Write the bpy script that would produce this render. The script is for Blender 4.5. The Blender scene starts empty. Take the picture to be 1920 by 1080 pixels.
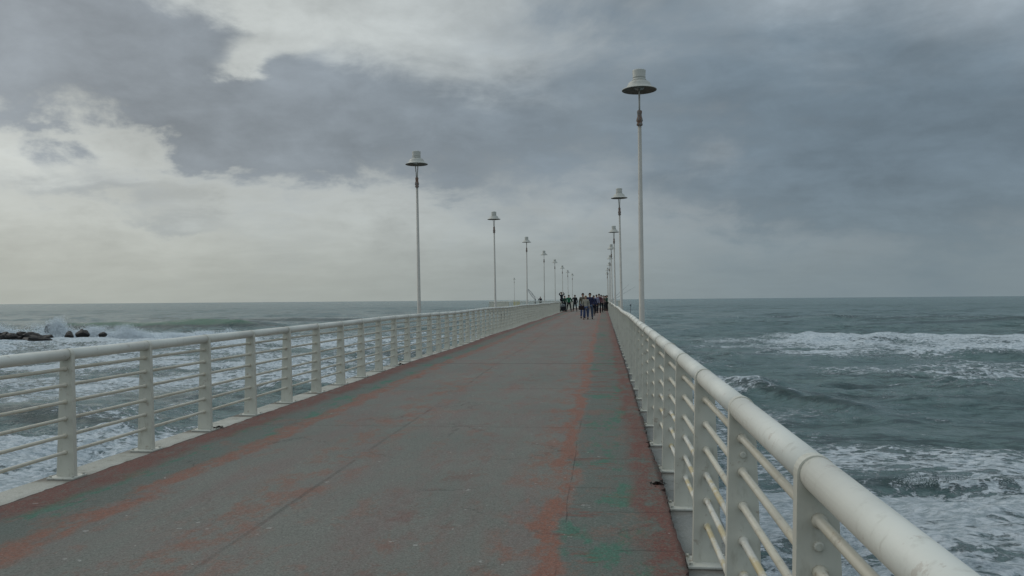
import bpy, bmesh, math, random
import numpy as np
from mathutils import Vector, Matrix
random.seed(7)
S = bpy.context.scene
C = S.collection
PI = math.pi

# ------------------------------------------------------------------ camera
cam_d = bpy.data.cameras.new('camera')
cam = bpy.data.objects.new('camera', cam_d); C.objects.link(cam)
cam_d.sensor_width = 36.0
cam_d.lens = 1500.0 / 1920.0 * 36.0
cam_d.clip_start = 0.05; cam_d.clip_end = 100000
YAW, PITCH, ROLL, CAMH = .1138, .0150, .008, 1.54
F = Vector((-math.sin(YAW)*math.cos(PITCH), math.cos(YAW)*math.cos(PITCH), math.sin(PITCH)))
Rt = Vector((math.cos(YAW), math.sin(YAW), 0)); U = Rt.cross(F)
r2 = Rt*math.cos(ROLL) - U*math.sin(ROLL); u2 = Rt*math.sin(ROLL) + U*math.cos(ROLL)
cam.matrix_world = Matrix(((r2.x, u2.x, -F.x, 0), (r2.y, u2.y, -F.y, 0), (r2.z, u2.z, -F.z, CAMH), (0, 0, 0, 1)))
S.camera = cam

# ------------------------------------------------------------------ node helper
class G:
    def __init__(s, nt): s.nt = nt; s.n = nt.nodes; s.l = nt.links
    def new(s, t, **kw):
        n = s.n.new(t)
        for k, v in kw.items(): setattr(n, k, v)
        return n
    def put(s, sock, v):
        if v is None: return
        if isinstance(v, bpy.types.NodeSocket): s.l.new(v, sock)
        else:
            if isinstance(v, (tuple, list)) and len(v) == 3 and sock.type == 'RGBA': v = (*v, 1)
            sock.default_value = v
    def m(s, op, a, b=None, c=None, clamp=False):
        n = s.new('ShaderNodeMath', operation=op, use_clamp=clamp)
        for i, v in enumerate((a, b, c)): s.put(n.inputs[i], v)
        return n.outputs[0]
    def add(s, *a):
        r = a[0]
        for b in a[1:]: r = s.m('ADD', r, b)
        return r
    def mul(s, *a):
        r = a[0]
        for b in a[1:]: r = s.m('MULTIPLY', r, b)
        return r
    def sub(s, a, b): return s.m('SUBTRACT', a, b)
    def ss(s, v, lo, hi, a=0., b=1.):
        n = s.new('ShaderNodeMapRange', interpolation_type='SMOOTHSTEP')
        s.put(n.inputs[0], v); s.put(n.inputs[1], lo); s.put(n.inputs[2], hi); s.put(n.inputs[3], a); s.put(n.inputs[4], b)
        return n.outputs[0]
    def lin(s, v, lo, hi, a=0., b=1.):
        n = s.new('ShaderNodeMapRange'); 
        s.put(n.inputs[0], v); s.put(n.inputs[1], lo); s.put(n.inputs[2], hi); s.put(n.inputs[3], a); s.put(n.inputs[4], b)
        return n.outputs[0]
    def xyz(s, v):
        n = s.new('ShaderNodeSeparateXYZ'); s.put(n.inputs[0], v); return n.outputs
    def vec(s, x, y, z):
        n = s.new('ShaderNodeCombineXYZ')
        for i, v in enumerate((x, y, z)): s.put(n.inputs[i], v)
        return n.outputs[0]
    def scale(s, v, t):
        n = s.new('ShaderNodeVectorMath', operation='MULTIPLY'); s.put(n.inputs[0], v); n.inputs[1].default_value = t
        return n.outputs[0]
    def noise(s, v, sc, det=4, ro=.5, dist=0.):
        n = s.new('ShaderNodeTexNoise'); s.put(n.inputs['Vector'], v)
        n.inputs['Scale'].default_value = sc; n.inputs['Detail'].default_value = det
        n.inputs['Roughness'].default_value = ro; n.inputs['Distortion'].default_value = dist
        return n.outputs[0]
    def vor(s, v, sc, feat='F1', rnd=1.):
        n = s.new('ShaderNodeTexVoronoi', feature=feat); s.put(n.inputs['Vector'], v)
        n.inputs['Scale'].default_value = sc; n.inputs['Randomness'].default_value = rnd
        return n.outputs[0]
    def mix(s, f, a, b):
        n = s.new('ShaderNodeMix', data_type='RGBA')
        s.put(n.inputs[0], f); s.put(n.inputs[6], a); s.put(n.inputs[7], b)
        return n.outputs[2]
    def gray(s, col, f):
        n = s.new('ShaderNodeMix', data_type='RGBA', blend_type='MULTIPLY'); n.inputs[0].default_value = 1
        s.put(n.inputs[6], col); cc = s.new('ShaderNodeCombineColor')
        for i in range(3): s.put(cc.inputs[i], f)
        s.l.new(cc.outputs[0], n.inputs[7]); return n.outputs[2]
    def bump(s, h, strength=.5, dist=.01, normal=None):
        n = s.new('ShaderNodeBump'); s.put(n.inputs['Height'], h)
        n.inputs['Strength'].default_value = strength; n.inputs['Distance'].default_value = dist
        if normal is not None: s.l.new(normal, n.inputs['Normal'])
        return n.outputs[0]
    def attr(s, name):
        n = s.new('ShaderNodeAttribute'); n.attribute_name = name; return n.outputs['Fac']
    def obj(s): return s.new('ShaderNodeTexCoord').outputs['Object']
    def pos(s): return s.new('ShaderNodeNewGeometry').outputs['Position']

def mat(name, rough=.6, spec=.5):
    m = bpy.data.materials.new(name); m.use_nodes = True
    b = m.node_tree.nodes['Principled BSDF']
    b.inputs['Roughness'].default_value = rough
    b.inputs['Specular IOR Level'].default_value = spec
    return m, G(m.node_tree), b

# ------------------------------------------------------------------ world: overcast sky with broken clouds
W = bpy.data.worlds.new('World'); S.world = W; W.use_nodes = True
g = G(W.node_tree); bg = g.n['Background']
SUN_AZ, SUN_EL = math.radians(-62), math.radians(38)     # azimuth from +Y, negative = left
sky = g.new('ShaderNodeTexSky', sky_type='NISHITA', sun_disc=False)
sky.sun_elevation = SUN_EL; sky.sun_rotation = SUN_AZ
sky.air_density = 1.5; sky.dust_density = 3
d = g.new('ShaderNodeTexCoord').outputs['Generated']
x, y, z = g.xyz(d)
zc = g.m('MAXIMUM', z, 0.0)
az = g.m('ARCTAN2', x, y)
el = g.m('ARCSINE', g.m('MINIMUM', zc, .9999))
den = g.add(zc, .16)
P = g.vec(g.m('DIVIDE', x, den), g.m('DIVIDE', y, den), g.mul(zc, 1.5))
n_big = g.noise(P, 1.1, 9, .55, .25)
n_mid = g.noise(g.scale(P, (1, 1.25, 1)), 2.6, 9, .58, .35)
n_fine = g.noise(g.scale(P, (1, 1.6, 1)), 5.5, 8, .6, .4)
# angular coordinates warped by turbulence on the sphere of directions (puffy edges)
D3 = g.scale(d, (1, 1, 1.9))
n_a = g.noise(D3, 4.2, 9, .56, .3); n_b = g.noise(D3, 11, 8, .6, .2)
wa = g.add(g.mul(g.sub(n_a, .5), .26), g.mul(g.sub(n_b, .5), .12)); we = g.add(g.mul(g.sub(n_mid, .5), .06), g.mul(g.sub(n_b, .5), .10))
azw = g.add(az, wa); elw = g.add(el, we)
def blob(a0, e0, ra, re, amp, tilt=0.):
    da = g.sub(azw, a0); de = g.sub(elw, e0)
    if tilt: de = g.sub(de, g.mul(da, tilt))
    q = g.add(g.m('POWER', g.m('DIVIDE', da, ra), 2.), g.m('POWER', g.m('DIVIDE', de, re), 2.))
    return g.mul(g.m('EXPONENT', g.mul(q, -1.)), amp)
BLOBS = [
    (-.64, .288, .15, .062, 1.6, .0), (-.50, .300, .05, .030, .6, .0),     # dark cloud, upper left
    (-.36, .225, .17, .052, 1.3, -.08), (-.35, .275, .07, .035, .7, .0),     # long central cloud
    (-.52, .200, .11, .036, 2.6, -.10), (-.16, .215, .17, .060, 1.0, .0), (-.34, .165, .05, .020, .45, .0), (-.20, .15, .07, .022, .5, .0),
    (-.27, .375, .16, .036, -.8, .0), (.05, .355, .14, .05, .6, .0),
    (-.425, .268, .055, .022, -1.7, .30), (-.40, .32, .05, .03, -.7, .0),                                  # bright gap
    (-.74, .165, .14, .028, -.4, .0), (-.52, .165, .16, .03, .22, .0), (-.62, .075, .2, .03, -.3, .0),
    (-.60, .128, .12, .020, .55, -.1), (-.50, .095, .08, .014, .45, -.1),
    (.18, .23, .26, .10, .75, .0), (.20, .12, .26, .04, .55, .0),
    (.45, .15, .25, .12, .95, .0), (.36, .36, .14, .03, -.45, .0), (.10, .165, .12, .018, -.15, .1),
]
dens = None
for b_ in BLOBS:
    v = blob(*b_); dens = v if dens is None else g.add(dens, v)
far_cover = g.ss(el, .36, .8, 0., .42)
back_cover = g.ss(g.m('ABSOLUTE', az), .75, 1.3, 0., .35)
dens = g.add(dens, g.m('MAXIMUM', far_cover, back_cover), g.mul(g.sub(n_big, .5), .7), g.mul(g.sub(n_a, .5), 2.0), g.mul(g.sub(n_b, .5), 1.1))
cover = g.ss(dens, -.12, 1.08)
toward = g.m('COSINE', g.sub(az, -1.05))                  # 1 toward the hidden sun
tw = g.ss(toward, .22, 1.0)
zen = g.ss(el, .34, 1.35)                                 # overcast sky is brighter overhead
bright_c = g.mix(tw, (.330, .385, .430), (.560, .590, .570))
horiz = g.ss(el, .0, .16, 1., 0.)
bright_c = g.mix(g.mul(horiz, .8), bright_c, g.mix(tw, (.185, .240, .262), (.375, .400, .360)))
dark_c = g.mix(tw, (.152, .202, .246), (.268, .302, .334))
dark_c = g.mix(g.mul(horiz, .75), dark_c, g.mix(tw, (.178, .230, .256), (.35, .378, .355)))
cl = g.mix(cover, bright_c, dark_c)
fine = g.add(1., g.mul(g.sub(n_b, .5), .65), g.mul(g.sub(n_a, .5), .45), g.mul(g.sub(n_mid, .5), .35))
fine = g.add(g.mul(g.sub(fine, 1.), g.ss(el, .0, .12, .35, 1.1)), 1.)
behind = g.ss(g.m('ABSOLUTE', az), .9, 2.4, 1., 1.42)       # unseen sky behind the camera brightened to light the posts facing it
cl = g.gray(cl, g.mul(fine, behind, g.add(1., g.mul(zen, 1.1)), 10.))
g.l.new(g.mix(.97, sky.outputs[0], cl), bg.inputs[0])
bg.inputs[1].default_value = .1

sun_d = bpy.data.lights.new('sun', 'SUN'); sun = bpy.data.objects.new('sun', sun_d); C.objects.link(sun)
sun_d.energy = .5; sun_d.angle = math.radians(40); sun_d.color = (1, .97, .92)
sd = Vector((math.sin(SUN_AZ)*math.cos(SUN_EL), math.cos(SUN_AZ)*math.cos(SUN_EL), math.sin(SUN_EL)))
sun.rotation_euler = (-sd).to_track_quat('-Z', 'Y').to_euler()
vs = S.view_settings
vs.view_transform = 'Standard'; vs.look = 'None'; vs.exposure = 0; vs.gamma = 1; vs.use_curve_mapping = False

# ------------------------------------------------------------------ object helpers
def rise(y):
    yy = max(y, 0.)
    r = .13*(1-math.exp(-yy/8.)) + .0015*min(max(yy-10, 0), 80)
    if 14 < yy < 88: r += .016*math.sin((yy-14)*2*PI/14.7)
    return r
def tag(o, label=None, cat=None, group=None, kind=None):
    if label: o['label'] = label
    if cat: o['category'] = cat
    if group: o['group'] = group
    if kind: o['kind'] = kind
    return o
def empty(name, loc=(0, 0, 0), rz=0.):
    o = bpy.data.objects.new(name, None); C.objects.link(o); o.location = loc; o.rotation_euler = (0, 0, rz)
    o.empty_display_size = .2
    return o
def link(name, me, parent=None, m=None, loc=None, smooth=False):
    o = bpy.data.objects.new(name, me); C.objects.link(o)
    if parent: o.parent = parent
    if loc: o.location = loc
    if m and not me.materials: me.materials.append(m)
    if smooth: me.polygons.foreach_set('use_smooth', [True]*len(me.polygons))
    return o
def bm_mesh(bm, name, smooth=False):
    bmesh.ops.recalc_face_normals(bm, faces=bm.faces[:])
    me = bpy.data.meshes.new(name); bm.to_mesh(me); bm.free()
    if smooth: me.polygons.foreach_set('use_smooth', [True]*len(me.polygons))
    return me
def box(bm, c, s, bev=0.):
    r = bmesh.ops.create_cube(bm, size=1)
    vv = r['verts']
    for v in vv: v.co = Vector((v.co.x*s[0]+c[0], v.co.y*s[1]+c[1], v.co.z*s[2]+c[2]))
    if bev:
        ed = list({e for v in vv for e in v.link_edges})
        bmesh.ops.bevel(bm, geom=ed, offset=bev, segments=1, affect='EDGES')
def tube(bm, pts, rads, n=12, caps=True):
    pts = [Vector(p) for p in pts]; rings = []
    for i, p in enumerate(pts):
        a = pts[max(i-1, 0)]; b = pts[min(i+1, len(pts)-1)]
        t = (b-a).normalized()
        up = Vector((0, 0, 1)) if abs(t.z) < .9 else Vector((1, 0, 0))
        e1 = t.cross(up).normalized(); e2 = t.cross(e1)
        r = rads[i] if isinstance(rads, (list, tuple)) else rads
        rings.append([bm.verts.new(p + (e1*math.cos(2*PI*k/n) + e2*math.sin(2*PI*k/n))*r) for k in range(n)])
    for a, b in zip(rings, rings[1:]):
        for k in range(n): bm.faces.new((a[k], a[(k+1) % n], b[(k+1) % n], b[k]))
    if caps:
        bm.faces.new(rings[0]); bm.faces.new(rings[-1])
def lathe(bm, prof, n=24):
    rings = []
    for r, zz in prof:
        rings.append([bm.verts.new((max(r, .0005)*math.cos(2*PI*k/n), max(r, .0005)*math.sin(2*PI*k/n), zz)) for k in range(n)])
    for a, b in zip(rings, rings[1:]):
        for k in range(n): bm.faces.new((a[k], a[(k+1) % n], b[(k+1) % n], b[k]))
    bm.faces.new(rings[0]); bm.faces.new(rings[-1])

# ------------------------------------------------------------------ materials
def paint_mat(name, base, dirt=(.30, .27, .20), amt=.5, stain=0., rough=.42):
    m, g, b = mat(name, rough)
    p = g.pos()
    n1 = g.noise(p, 3.2, 6, .6); n2 = g.noise(g.scale(p, (1, 1, .35)), 22, 4, .6); n3 = g.noise(p, 140, 2, .5)
    c = g.mix(g.mul(g.ss(n1, .40, .72), amt*.55), base, tuple(v*.72 for v in base))
    c = g.mix(g.mul(g.ss(n2, .55, .75), amt*.6), c, dirt)
    c = g.mix(g.mul(g.ss(g.noise(p, 9, 8, .7), .61, .66), .55*amt), c, (.22, .11, .045))
    c = g.mix(g.mul(g.ss(g.vor(p, 5.5), .0, .035, 1., 0.), g.ss(n1, .5, .55), .8), c, (.06, .045, .035))
    if stain:
        s = g.ss(g.noise(g.scale(p, (1, .9, 1)), 5.5, 5, .6), .47, .62)
        c = g.mix(g.mul(s, stain), c, (.46, .33, .09))
    g.l.new(c, b.inputs['Base Color'])
    g.l.new(g.bump(g.add(g.mul(n3, .4), g.mul(n2, .6)), .18, .004), b.inputs['Normal'])
    return m
M_paint = paint_mat('white_rail_paint', (.67, .66, .59))
M_post = paint_mat('white_post_paint', (.60, .58, .495), amt=.7)
M_bar = paint_mat('white_bar_paint', (.58, .54, .44), amt=.8, stain=.10)
M_bar_stain = paint_mat('stained_bar_paint', (.60, .57, .49), amt=.8, stain=.62)
M_base = paint_mat('base_plate_paint', (.55, .54, .47), amt=1.)
M_lamp = paint_mat('lamp_pole_paint', (.40, .375, .325), amt=.8)
M_head = paint_mat('lamp_head_paint', (.42, .41, .36), amt=.5)
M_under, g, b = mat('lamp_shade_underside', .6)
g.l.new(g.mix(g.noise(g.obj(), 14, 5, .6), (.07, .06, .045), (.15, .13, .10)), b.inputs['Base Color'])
M_collar, g, b = mat('rusty_collar', .7)
g.l.new(g.mix(g.ss(g.noise(g.obj(), 18, 6, .6), .4, .6), (.20, .185, .17), (.17, .09, .055)), b.inputs['Base Color'])

def concrete(name, c1, c2, c3, y0=None):
    m, g, b = mat(name, .85, .3)
    p = g.pos()
    n1 = g.noise(p, 1.1, 8, .6); n2 = g.noise(p, 9, 6, .65); n3 = g.noise(p, 90, 3, .6)
    c = g.mix(g.ss(n1, .35, .65), c1, c2)
    c = g.mix(g.mul(g.ss(n2, .5, .7), .6), c, c3)
    if y0 is not None:      # rust and grime washed out of each base plate
        yy_ = g.xyz(p)[1]; md = g.m('ABSOLUTE', g.sub(g.m('FLOORED_MODULO', g.add(yy_, 1.226*.5-y0, 12.26), 1.226), .613))
        st = g.mul(g.ss(g.add(md, g.mul(g.sub(n2, .5), .25)), .10, .24, 1., 0.), g.ss(n1, .35, .6, .35, 1.))
        c = g.mix(g.mul(st, .75), c, (.085, .062, .042))
    c = g.gray(c, g.lin(n3, .3, .7, .8, 1.2))
    g.l.new(c, b.inputs['Base Color'])
    g.l.new(g.bump(g.add(n3, n2), .4, .006), b.inputs['Normal'])
    return m
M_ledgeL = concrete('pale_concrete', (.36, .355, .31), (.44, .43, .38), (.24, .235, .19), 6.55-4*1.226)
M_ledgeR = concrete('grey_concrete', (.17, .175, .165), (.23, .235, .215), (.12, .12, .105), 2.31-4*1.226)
M_beam = concrete('beam_concrete', (.22, .22, .20), (.30, .29, .26), (.12, .11, .09))

# worn painted asphalt of the pier deck
M_deck, g, b = mat('worn_painted_asphalt', .82, .35)
p = g.pos(); px, py, pz = g.xyz(p)
wn = g.noise(p, 1.3, 6, .6); wn2 = g.noise(p, 6, 6, .65)
wx = g.add(px, g.mul(g.sub(wn, .5), .46), g.mul(g.sub(wn2, .5), .12))
agg = g.noise(p, 170, 3, .7); agg2 = g.vor(p, 110)
base = g.mix(g.ss(g.noise(p, .55, 6, .6), .35, .65), (.158, .162, .138), (.182, .178, .152))
base = g.mix(g.mul(g.ss(g.noise(g.scale(p, (2.2, .5, 1)), 1.3, 9, .7), .42, .66), .60), base, (.190, .138, .122))
def band(v, a, b_, s=.05):
    return g.mul(g.ss(v, a-s, a+s), g.ss(v, b_-s, b_+s, 1., 0.))
RED = (.180, .066, .050); ORG = (.245, .098, .062); GRN = (.045, .165, .108)
wear_r = g.noise(g.scale(p, (1.2, .7, 1)), 3.4, 11, .74)
wear_g = g.noise(g.scale(p, (1.2, .55, 1)), 2.4, 8, .68)
wear_t = g.noise(g.scale(p, (.7, 2.2, 1)), 2.6, 9, .74)   # streaks across the deck
gr_ = g.noise(p, 42, 5, .8); gk = g.ss(gr_, .40, .50, .35, 1.)
def lay(c, m_, wear, lo, hi, amt, col):
    return g.mix(g.mul(m_, g.ss(wear, lo, hi), amt, gk), c, col)
c = base
# faint green primer along both margins
c = g.mix(g.mul(band(wx, -4.25, -3.62), .65), c, (.112, .140, .118))
c = g.mix(g.mul(band(wx, -.26, .62), .65), c, (.108, .132, .112))
c = lay(c, band(wx, -4.15, -3.60, .09), wear_g, .52, .59, .85, GRN)
c = lay(c, band(wx, -.24, .30, .07), wear_g, .53, .59, .75, GRN)
# red margins
c = lay(c, band(wx, -4.9, -4.04, .12), wear_r, .32, .46, .92, RED)
c = lay(c, band(wx, -3.68, -3.42, .05), wear_r, .38, .52, .85, ORG)
c = lay(c, band(wx, -.43, -.27, .035), wear_r, .38, .52, .9, ORG)
c = lay(c, band(wx, -.70, -.40, .10), wear_r, .46, .58, .6, ORG)
c = lay(c, band(wx, .24, .9, .07), wear_r, .38, .52, .9, RED)
c = lay(c, band(wx, -.30, .6, .05), wear_t, .55, .62, .7, RED)
c = lay(c, band(wx, -.30, .30, .05), g.noise(g.scale(p, (1.3, 1, 1)), 3.1, 9, .75), .56, .62, .6, (.150, .128, .105))
c = lay(c, band(wx, -4.9, -3.4, .1), g.noise(g.scale(p, (1.6, .9, 1)), 2.7, 9, .75), .53, .60, .55, (.138, .135, .115))
c = lay(c, g.mul(band(wx, -.30, .6, .05), g.ss(py, 9, 15)), wear_t, .50, .60, .6, RED)
# faded reddish lanes in the middle
c = lay(c, band(wx, -2.75, -2.15, .16), wear_r, .46, .60, .62, ORG)
c = lay(c, band(wx, -1.55, -.95, .25), wear_r, .50, .62, .42, RED)
c = lay(c, 1., g.noise(g.scale(p, (1.3, .8, 1)), 1.9, 12, .80), .53, .60, .50, (.225, .115, .085))
c = lay(c, g.ss(py, 17, 40), g.noise(g.scale(p, (1.5, .25, 1)), 1.1, 6, .6), .42, .62, .55, (.225, .118, .092))
# cracks and joints
wy = g.add(py, g.mul(g.sub(g.noise(p, 2.3, 5, .6), .5), .10))
def line(v, at, w): return g.ss(g.m('ABSOLUTE', g.sub(v, at)), w*.4, w, 1., 0.)
cr = line(wy, 17.55, .045)
for at, w in ((30.5, .05), (45.2, .06), (9.1, .010), (12.9, .014)): cr = g.m('MAXIMUM', cr, g.mul(line(wy, at, w), .6))
lx = g.add(px, g.mul(g.sub(g.noise(g.scale(p, (1, .3, 1)), 1.4, 4, .6), .5), .10))
cr = g.m('MAXIMUM', cr, g.mul(line(g.add(lx, g.mul(py, .004)), -2.26, .024), g.ss(g.noise(p, 1.1, 4, .6), .36, .62), .42))
cr = g.m('MAXIMUM', cr, g.mul(line(lx, -.275, .007), g.ss(py, 12, 8), g.ss(g.noise(p, 1.7, 4, .6), .42, .56), .5))
margin = g.ss(px, -.35, -.25)
for at in (4.78, 5.62, 6.28, 7.4, 9.8, 13.5):
    cr = g.m('MAXIMUM', cr, g.mul(line(wy, at, .010), margin, .55, g.ss(g.noise(p, 3, 3, .5), .38, .5)))
vw = g.vec(g.add(px, g.mul(g.sub(wn2, .5), .5)), g.add(py, g.mul(g.sub(wn, .5), .6)), 0.)
ve = g.vor(vw, .62, 'DISTANCE_TO_EDGE')
cr = g.m('MAXIMUM', cr, g.mul(g.ss(ve, .001, .006, 1., 0.), g.ss(g.noise(p, .9, 3, .5), .50, .60), .45))
edge = g.m('MAXIMUM', g.ss(g.add(px, g.mul(g.sub(wn2, .5), .05)), .415, .45), g.ss(g.add(px, g.mul(g.sub(wn2, .5), .05)), -4.36, -4.40))
cr = g.m('MAXIMUM', cr, g.mul(edge, .75))
c = g.mix(g.mul(cr, .85), c, (.030, .024, .020))
c = g.mix(g.mul(g.ss(g.noise(p, 11, 2, .5), .735, .75), .5), c, (.45, .43, .40))
c = g.gray(c, .86)
c = g.gray(c, g.add(.02, g.mul(g.sub(g.noise(p, 70, 5, .8), .5), 2.1), .55, g.mul(agg, .50), g.mul(agg2, .36)))
c = g.gray(c, g.lin(g.noise(p, 38, 4, .7), .3, .7, .86, 1.14))
g.l.new(c, b.inputs['Base Color'])
h_ = g.sub(g.add(g.mul(agg, .5), g.mul(g.noise(p, 45, 4, .6), .8), g.mul(wn2, 1.)), g.mul(cr, 2.))
g.l.new(g.bump(h_, .55, .006), b.inputs['Normal'])

# ------------------------------------------------------------------ sea
WZ = -4.2
def build_water():
    rng = np.random.default_rng(11)
    rs = [1.0]
    while rs[-1] < 40000:
        r = rs[-1]
        k = 1.03 if r < 11 else (1.0062 if r < 260 else (1.012 if r < 700 else 1.05))
        rs.append(r*k)
    rs = np.array(rs)
    fine_a = np.linspace(-.86, .66, 860)
    coarse = np.linspace(.66, 2*PI-.86, 70)[1:-1]
    az = np.concatenate([fine_a, coarse])
    A, Rr = np.meshgrid(az, rs)
    X = Rr*np.sin(A); Y = Rr*np.cos(A)
    cell = np.maximum(Rr*.0062, .05)
    cell = np.where(A > .67, Rr*.08, cell)
    X0, Y0 = X.copy(), Y.copy()
    H = np.zeros_like(X); DX = np.zeros_like(X); DY = np.zeros_like(X)
    # patchiness of the wind sea
    def lf(s, seed):
        q = np.random.default_rng(seed); o = np.zeros_like(X)
        for _ in range(5):
            th = q.uniform(0, 2*PI); k = 2*PI/(s*q.uniform(.6, 1.8))
            o += np.sin(k*(X0*np.cos(th)+Y0*np.sin(th)) + q.uniform(0, 6.28))
        return o/2.2
    patch = [np.clip(.85+.5*lf(s, sd), .15, 1.7) for s, sd in ((26, 1), (14, 2), (50, 3), (35, 4))]
    smooth_zone = 1 - .62*np.exp(-((Y0-34)/8.)**2)*np.clip((X0-2)/3, 0, 1)
    def vnoise(u, v, seed):
        iu = np.floor(u).astype(np.int64); iv = np.floor(v).astype(np.int64); fu = u-iu; fv = v-iv
        fu = fu*fu*fu*(fu*(fu*6-15)+10); fv = fv*fv*fv*(fv*(fv*6-15)+10)
        def h_(a, b):
            n = (a*374761393 + b*668265263 + seed*2147483647) & 0xffffffff
            n = ((n ^ (n >> 13))*1274126177) & 0xffffffff
            return ((n ^ (n >> 16)) & 0xffff)/65535.
        return (h_(iu, iv)*(1-fu)+h_(iu+1, iv)*fu)*(1-fv)+(h_(iu, iv+1)*(1-fu)+h_(iu+1, iv+1)*fu)*fv
    nearw = np.abs(X0) < 1500
    for k_, (Lx, Ly, a_, rot) in enumerate(((9., 4.2, .20, .10), (6.5, 3.1, .17, -.16), (4.2, 2.1, .12, .22), (3.0, 1.5, .085, -.05), (2.1, 1.05, .060, -.28), (1.4, .75, .042, .15), (1.0, .5, .026, .3), (.7, .36, .016, -.2))):
        cr_, sr_ = math.cos(rot), math.sin(rot)
        xx = X0*cr_+Y0*sr_ + .9*Ly*np.sin(Y0/(Ly*2.3)+k_); yy = -X0*sr_+Y0*cr_ + .6*Ly*np.sin(X0/(Lx*1.9)+k_*2)
        n_ = vnoise(xx/Lx+50000, yy/Ly+50000, k_+3)
        fade = np.clip((Ly/cell-1.4)/1.6, 0, 1)*(smooth_zone if Ly < 3.5 else .5+.5*smooth_zone)
        rid = 1-np.abs(2*n_-1)
        H += 1.25*a_*fade*patch[k_ % 4]*(rid**1.6-.45)
    comps = []
    for L in np.geomspace(.55, 34, 84):
        spread = .75 if L < 3 else (.5 if L < 9 else .22)
        th = -PI/2 + rng.normal(0, spread)*.8 + .10
        a = .0110*L**.66 if L < 9 else .0040*L**.98
        comps.append((L, th, a*rng.uniform(.6, 1.25), rng.uniform(0, 6.28)))
    for i, (L, th, a, ph) in enumerate(comps):
        fade = np.clip((L/cell-2.)/2., 0, 1)
        amp = a*fade*patch[i % 4]*(smooth_zone if L < 6 else 1)
        # second slow phase wobble breaks straight crests
        wob = .9*np.sin(2*PI/(L*5.3)*(X0*np.sin(th)-Y0*np.cos(th)) + ph*3)
        arg = 2*PI/L*(X0*np.cos(th)+Y0*np.sin(th)) + ph + wob
        s, c = np.sin(arg), np.cos(arg)
        H += amp*s
        q = .75
        DX -= q*amp*c*np.cos(th)*-1; DY -= q*amp*c*np.sin(th)*-1
    # individual swells and breakers: x0,x1 extent, y along crest line, height, front width (toward camera), back width
    def ridge(x0, y0, x1, y1, h, wf, wb, curl=0., soft=4., seed=0):
        q = np.random.default_rng(seed)
        t = (X0-x0)/(x1-x0)
        yc = y0 + (y1-y0)*t + .35*wb*np.sin(X0/(wb*3.1)+q.uniform(0, 6)) + .2*wf*np.sin(X0/(wf*1.7)+q.uniform(0, 6))
        env = 1/(1+np.exp(-(X0-min(x0, x1))/soft)) * 1/(1+np.exp((X0-max(x0, x1))/soft))
        env = env*(.8+.22*np.sin(X0/(wb*1.9)+q.uniform(0, 6)))
        dd = Y0-yc
        g_ = np.where(dd < 0, np.exp(-(dd/wf)**2), np.exp(-(dd/wb)**2))
        return h*env*g_, env, dd
    foam = np.zeros_like(X)
    def zone(x0, x1, y0, y1, v, sx=4., sy=3.):
        e = 1/(1+np.exp(-(X0-x0)/sx))*1/(1+np.exp((X0-x1)/sx))*1/(1+np.exp(-(Y0-y0)/sy))*1/(1+np.exp((Y0-y1)/sy))
        return v*e
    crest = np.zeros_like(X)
    R = [ # right side
        (34, 146, 190, 140, 1.9, 4.5, 13, 8, 21), (36, 212, 66, 206, .9, 7, 14, 5, 22), (70, 205, 160, 200, .9, 7, 14, 6, 37),
        (22, 124, 120, 118, .30, 3, 9, 5, 23),
        (12, 92, 21, 88, .9, 1.8, 4.5, 1.2, 24), (23, 80, 60, 72, .80, 2.2, 5, 3, 25),
        (6.8, 50.5, 13.0, 40.5, .55, 1.6, 3.4, .9, 26), (10, 47, 30, 41, .32, 1.4, 3.2, 2, 27),
        (5.0, 25.9, 15.5, 25.6, .46, .55, 2.0, .9, 28), (2, 100, 12, 98, .4, 2, 5, 1, 38),
        # left side
        (-125, 155, -62, 146, 2.9, 4.6, 14, 4, 29), (-60, 160, -20, 156, .7, 5, 12, 5, 30),
        (-32, 36.5, -19, 35, .75, 1.5, 4, 1.2, 31), (-42, 62, -31, 65, .75, 1.6, 4, 1.5, 32),
        (-26, 78, -12, 76, .5, 2, 5, 2, 33), (-60, 95, -30, 92, .5, 2, 5, 3, 34), (-22, 48, -10, 50, .45, 1.5, 4, 1.5, 35),
        (-120, 230, 10, 222, .8, 8, 16, 8, 36),
    ]
    for (x0, y0, x1, y1, h, wf, wb, soft, sd_) in R:
        r_, env, dd = ridge(x0, y0, x1, y1, h, wf, wb, soft=soft, seed=sd_)
        H += r_
        DY -= .55*r_                      # lean toward the shore
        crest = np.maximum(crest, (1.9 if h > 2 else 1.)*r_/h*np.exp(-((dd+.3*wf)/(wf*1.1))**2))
    # foam layout
    foam += zone(24, 200, 110, 126, .78, 2.5, 2.5)
    foam += zone(14, 200, 80, 112, .70, 4, 3)
    foam += zone(17, 90, 62, 82, .40, 3, 4)
    foam += zone(22, 40, 55, 66, .40, 3, 3)
    foam += zone(4, 24, 26.6, 30.5, .60, 2, 1.)
    foam += zone(2, 60, 4, 24.2, .56, 2, 1.2)
    foam += zone(7, 30, 22.5, 25.0, .45, 1., .5)
    foam += zone(-2, 60, 31, 60, .10, 2, 2)
    foam += zone(-98, -62, 108, 133, .95, 3, 3)
    foam += zone(-64, -18, 100, 132, .60, 5, 4)
    foam += zone(-125, -20, 66, 108, .64, 5, 6)
    foam += zone(-70, -6, 37, 70, .50, 5, 4)
    foam += zone(-60, -5, 26, 34, .50, 3, 1.5)
    foam += zone(-60, -3, 2, 29, .60, 3, 2)
    foam += zone(-9, 8, 10, 95, .35, 2, 5)
    foam += zone(-32, -20, 27, 34, .30, 2, 1)
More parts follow.
